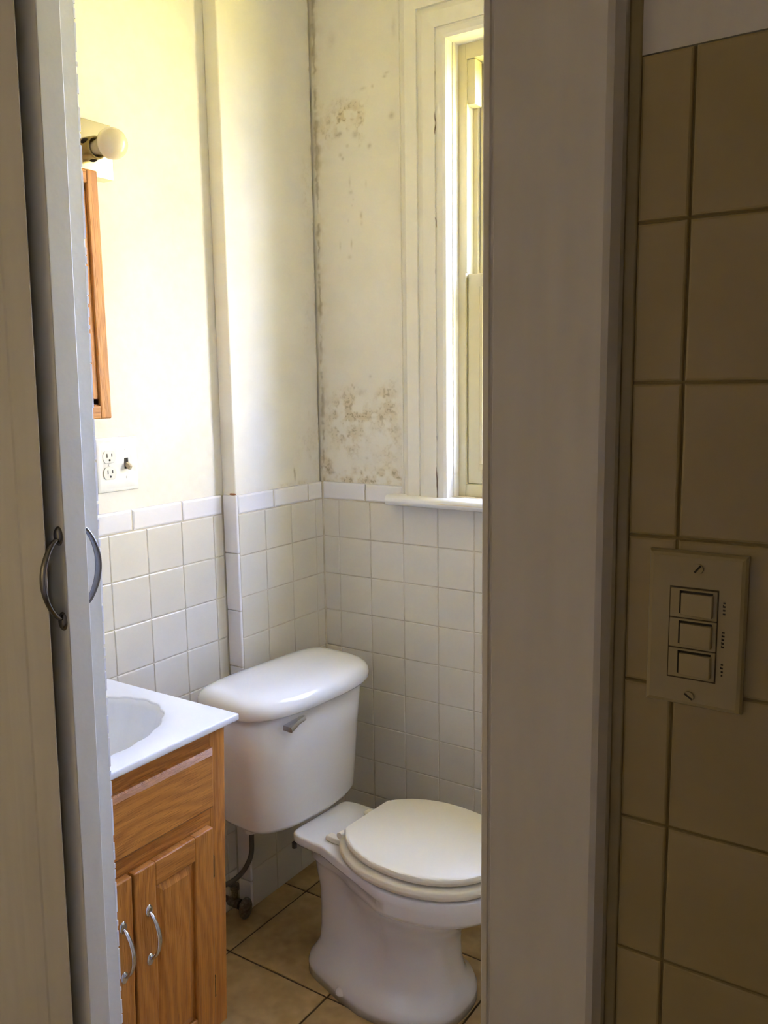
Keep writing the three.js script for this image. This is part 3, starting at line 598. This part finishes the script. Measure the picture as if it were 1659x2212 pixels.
{
  const y0 = 1.191, y1 = 1.314, z0 = 0.631, z1 = 0.747, xw = -0.0532, xf = xw + 0.006;
  const P = (d, x) => [[x, y0 + d, z0 + d], [x, y0 + d, z1 - d], [x, y1 - d, z1 - d], [x, y1 - d, z0 + d]], L = [P(0, xw), P(0, xw + 0.002), P(0.0025, xf - 0.001), P(0.008, xf)], pos = [];
  for (let k = 0; k < 3; k++) for (let i = 0; i < 4; i++) { const j = (i + 1) % 4; pos.push(...L[k][i], ...L[k + 1][j], ...L[k][j], ...L[k][i], ...L[k + 1][i], ...L[k + 1][j]); }
  // gently pillowed face, so that it mirrors the room in broken patches
  const N = 14, f = (i, j) => { const y = y0 + 0.008 + (y1 - y0 - 0.016) * i / N, z = z0 + 0.008 + (z1 - z0 - 0.016) * j / N, e = Math.min(i, N - i, j, N - j) === 0 ? 0 : 1; return [xf + e * (0.0006 * Math.sin(y * 95) + 0.0005 * Math.sin(z * 120 + y * 30)), y, z]; };
  for (let i = 0; i < N; i++) for (let j = 0; j < N; j++) pos.push(...f(i, j), ...f(i + 1, j + 1), ...f(i, j + 1), ...f(i, j), ...f(i + 1, j), ...f(i + 1, j + 1));
  mesh('plate', tri(pos, 0.9), whitePlastic, outlet);
  for (const y of [1.271, 1.234]) {
    const r = new THREE.Shape(); const R = 0.0172; for (let i = 0; i < 40; i++) { const a = i / 40 * 2 * Math.PI, u = R * Math.cos(a), v = clamp(R * Math.sin(a), -0.0132, 0.0132); i ? r.lineTo(u, v) : r.moveTo(u, v); }
    const g = new THREE.ExtrudeGeometry(r, { depth: 0.003, bevelEnabled: true, bevelSize: 0.0006, bevelThickness: 0.0006, bevelSegments: 2 }).rotateY(Math.PI / 2).translate(xf - 0.0016, y, 0.713);
    const s = mesh('socket_face', boxUV(g), devicePlastic, outlet);
    mesh('slot', box(xf + 0.0018, xf + 0.0024, y - 0.001, y + 0.0075, 0.7185, 0.7207), darkSlot, s);
    mesh('slot', box(xf + 0.0018, xf + 0.0024, y, y + 0.007, 0.7055, 0.7077), darkSlot, s);
    mesh('slot', new THREE.CylinderGeometry(0.0025, 0.0025, 0.0008, 14).rotateZ(Math.PI / 2).translate(xf + 0.0021, y - 0.0072, 0.713), darkSlot, s);
  }
  mesh('toggle_slot', box(xf - 0.001, xf + 0.0009, 1.2405, 1.2655, 0.6605, 0.6705), darkSlot, outlet);
  const tg = mesh('toggle', box(0, 0.017, -0.0055, 0.0055, -0.0038, 0.0038, 0.0015), new THREE.MeshStandardMaterial({ color: '#cdbf9c', roughness: 0.4 }), outlet);
  tg.position.set(xf, 1.252, 0.6655); tg.rotation.z = -0.55;
  for (const y of [1.2845, 1.2215]) mesh('screw', new THREE.CylinderGeometry(0.003, 0.003, 0.001, 14).rotateZ(Math.PI / 2).translate(xf + 0.0009, y, 0.6655), whitePlastic, outlet);
  mesh('screw', new THREE.CylinderGeometry(0.003, 0.003, 0.001, 14).rotateZ(Math.PI / 2).translate(xf + 0.0009, 1.2525, 0.713), whitePlastic, outlet);
}

// ---------------------------------------------------------------- hall switch beside the casing
const sw = thing('switch_plate', 'ivory wall plate with three stacked rocker switches on the tan tile', 'switch');
{
  const cx = 1.3825, cy = 1.2515, z0 = 1.3605, zf = 1.3682, w = 0.0665, h = 0.112;
  const g = tileGeo(w, h, zf - z0, 0.0035); mesh('plate', g.clone(), ivoryPlastic, sw).position.set(cx, cy, zf);
  const ix0 = 1.3655, ix1 = 1.3975, iy0 = 1.2165, iy1 = 1.2820;
  mesh('insert_gap', box(ix0 - 0.0007, ix1 + 0.0007, iy0 - 0.0007, iy1 + 0.0007, zf - 0.0005, zf + 0.0002), seamBrown, sw);
  const mh = (iy1 - iy0) / 3;
  for (let k = 0; k < 3; k++) {
    const a = iy0 + k * mh + 0.0004, b = a + mh - 0.0008;
    const m = mesh('switch_module', box(ix0, ix1, a, b, zf - 0.001, zf + 0.001, 0.0005), ivoryPlastic, sw);
    mesh('rocker_gap', merge([box(ix0 + 0.0064, ix0 + 0.0088, a + 0.0030, b - 0.0016, zf + 0.0006, zf + 0.0012), box(ix0 + 0.0064, ix1 - 0.0030, b - 0.0030, b - 0.0014, zf + 0.0006, zf + 0.0012)]), darkSlot, m);
    const r = mesh('rocker', box(-0.0108, 0.0108, -(b - a) / 2 + 0.0026, (b - a) / 2 - 0.0026, -0.002, 0.002, 0.0006), ivoryPlastic, m);
    r.position.set((ix0 + ix1) / 2 + 0.0026, (a + b) / 2 - 0.0003, zf + 0.0016); r.rotation.y = -0.10;
  }
  for (const [x, y, t] of [[1.3835, 1.2965, 0.9], [1.3805, 1.2035, -0.6]]) {
    const s = mesh('screw', new THREE.CylinderGeometry(0.0036, 0.0038, 0.0016, 20).rotateX(Math.PI / 2), ivoryPlastic, sw); s.position.set(x, y, zf + 0.0006);
    const sl = mesh('screw_slot', new THREE.BoxGeometry(0.0066, 0.0013, 0.0006), darkSlot, s); sl.position.z = 0.0007; sl.rotation.z = t;
  }
  // tiny worn sideways print beside each rocker
  const ink = [];
  for (const [y, c] of [[1.2755, 4], [1.2545, 5], [1.2315, 4]]) for (let i = 0; i < c; i++) { const q = y - i * 0.0026; ink.push(box(1.4010 + rnd() * 0.0006, 1.4030 - rnd() * 0.0005, q - 0.0018, q - 0.0006, zf - 0.0002, zf + 0.0001)); if (rnd() > 0.4) ink.push(box(1.4010, 1.4016, q - 0.0018, q, zf - 0.0002, zf + 0.0001)); }
  mesh('print', merge(ink), darkSlot, sw);
}

// ---------------------------------------------------------------- weak wall lamp in the hall, behind and left of the viewer
const hallLamp = thing('wall_lamp', 'small frosted globe wall lamp in the dim hall', 'lamp');
{
  const px = HX0, py = 1.3, pz = 2.55;
  mesh('wall_mount', new THREE.CylinderGeometry(0.05, 0.055, 0.02, 32).rotateZ(-Math.PI / 2).translate(px + 0.01, py, pz), hallTrim, hallLamp);
  mesh('arm', new THREE.CylinderGeometry(0.008, 0.008, 0.08, 12).rotateZ(Math.PI / 2).translate(px + 0.05, py, pz), agedChrome, hallLamp);
  mesh('lamp_globe', new THREE.SphereGeometry(0.07, 32, 20).translate(px + 0.155, py, pz), new THREE.MeshStandardMaterial({ color: '#f5ead2', emissive: new THREE.Color(1, 0.8, 0.5), emissiveIntensity: 0.3 }), hallLamp);
  const l = new THREE.PointLight(new THREE.Color(1, 0.85, 0.50), 0.14, 0, 2); l.position.set(px + 0.155, py, pz); l.castShadow = true; l.shadow.radius = 3; scene.add(l);
}

renderer.render(scene, camera);
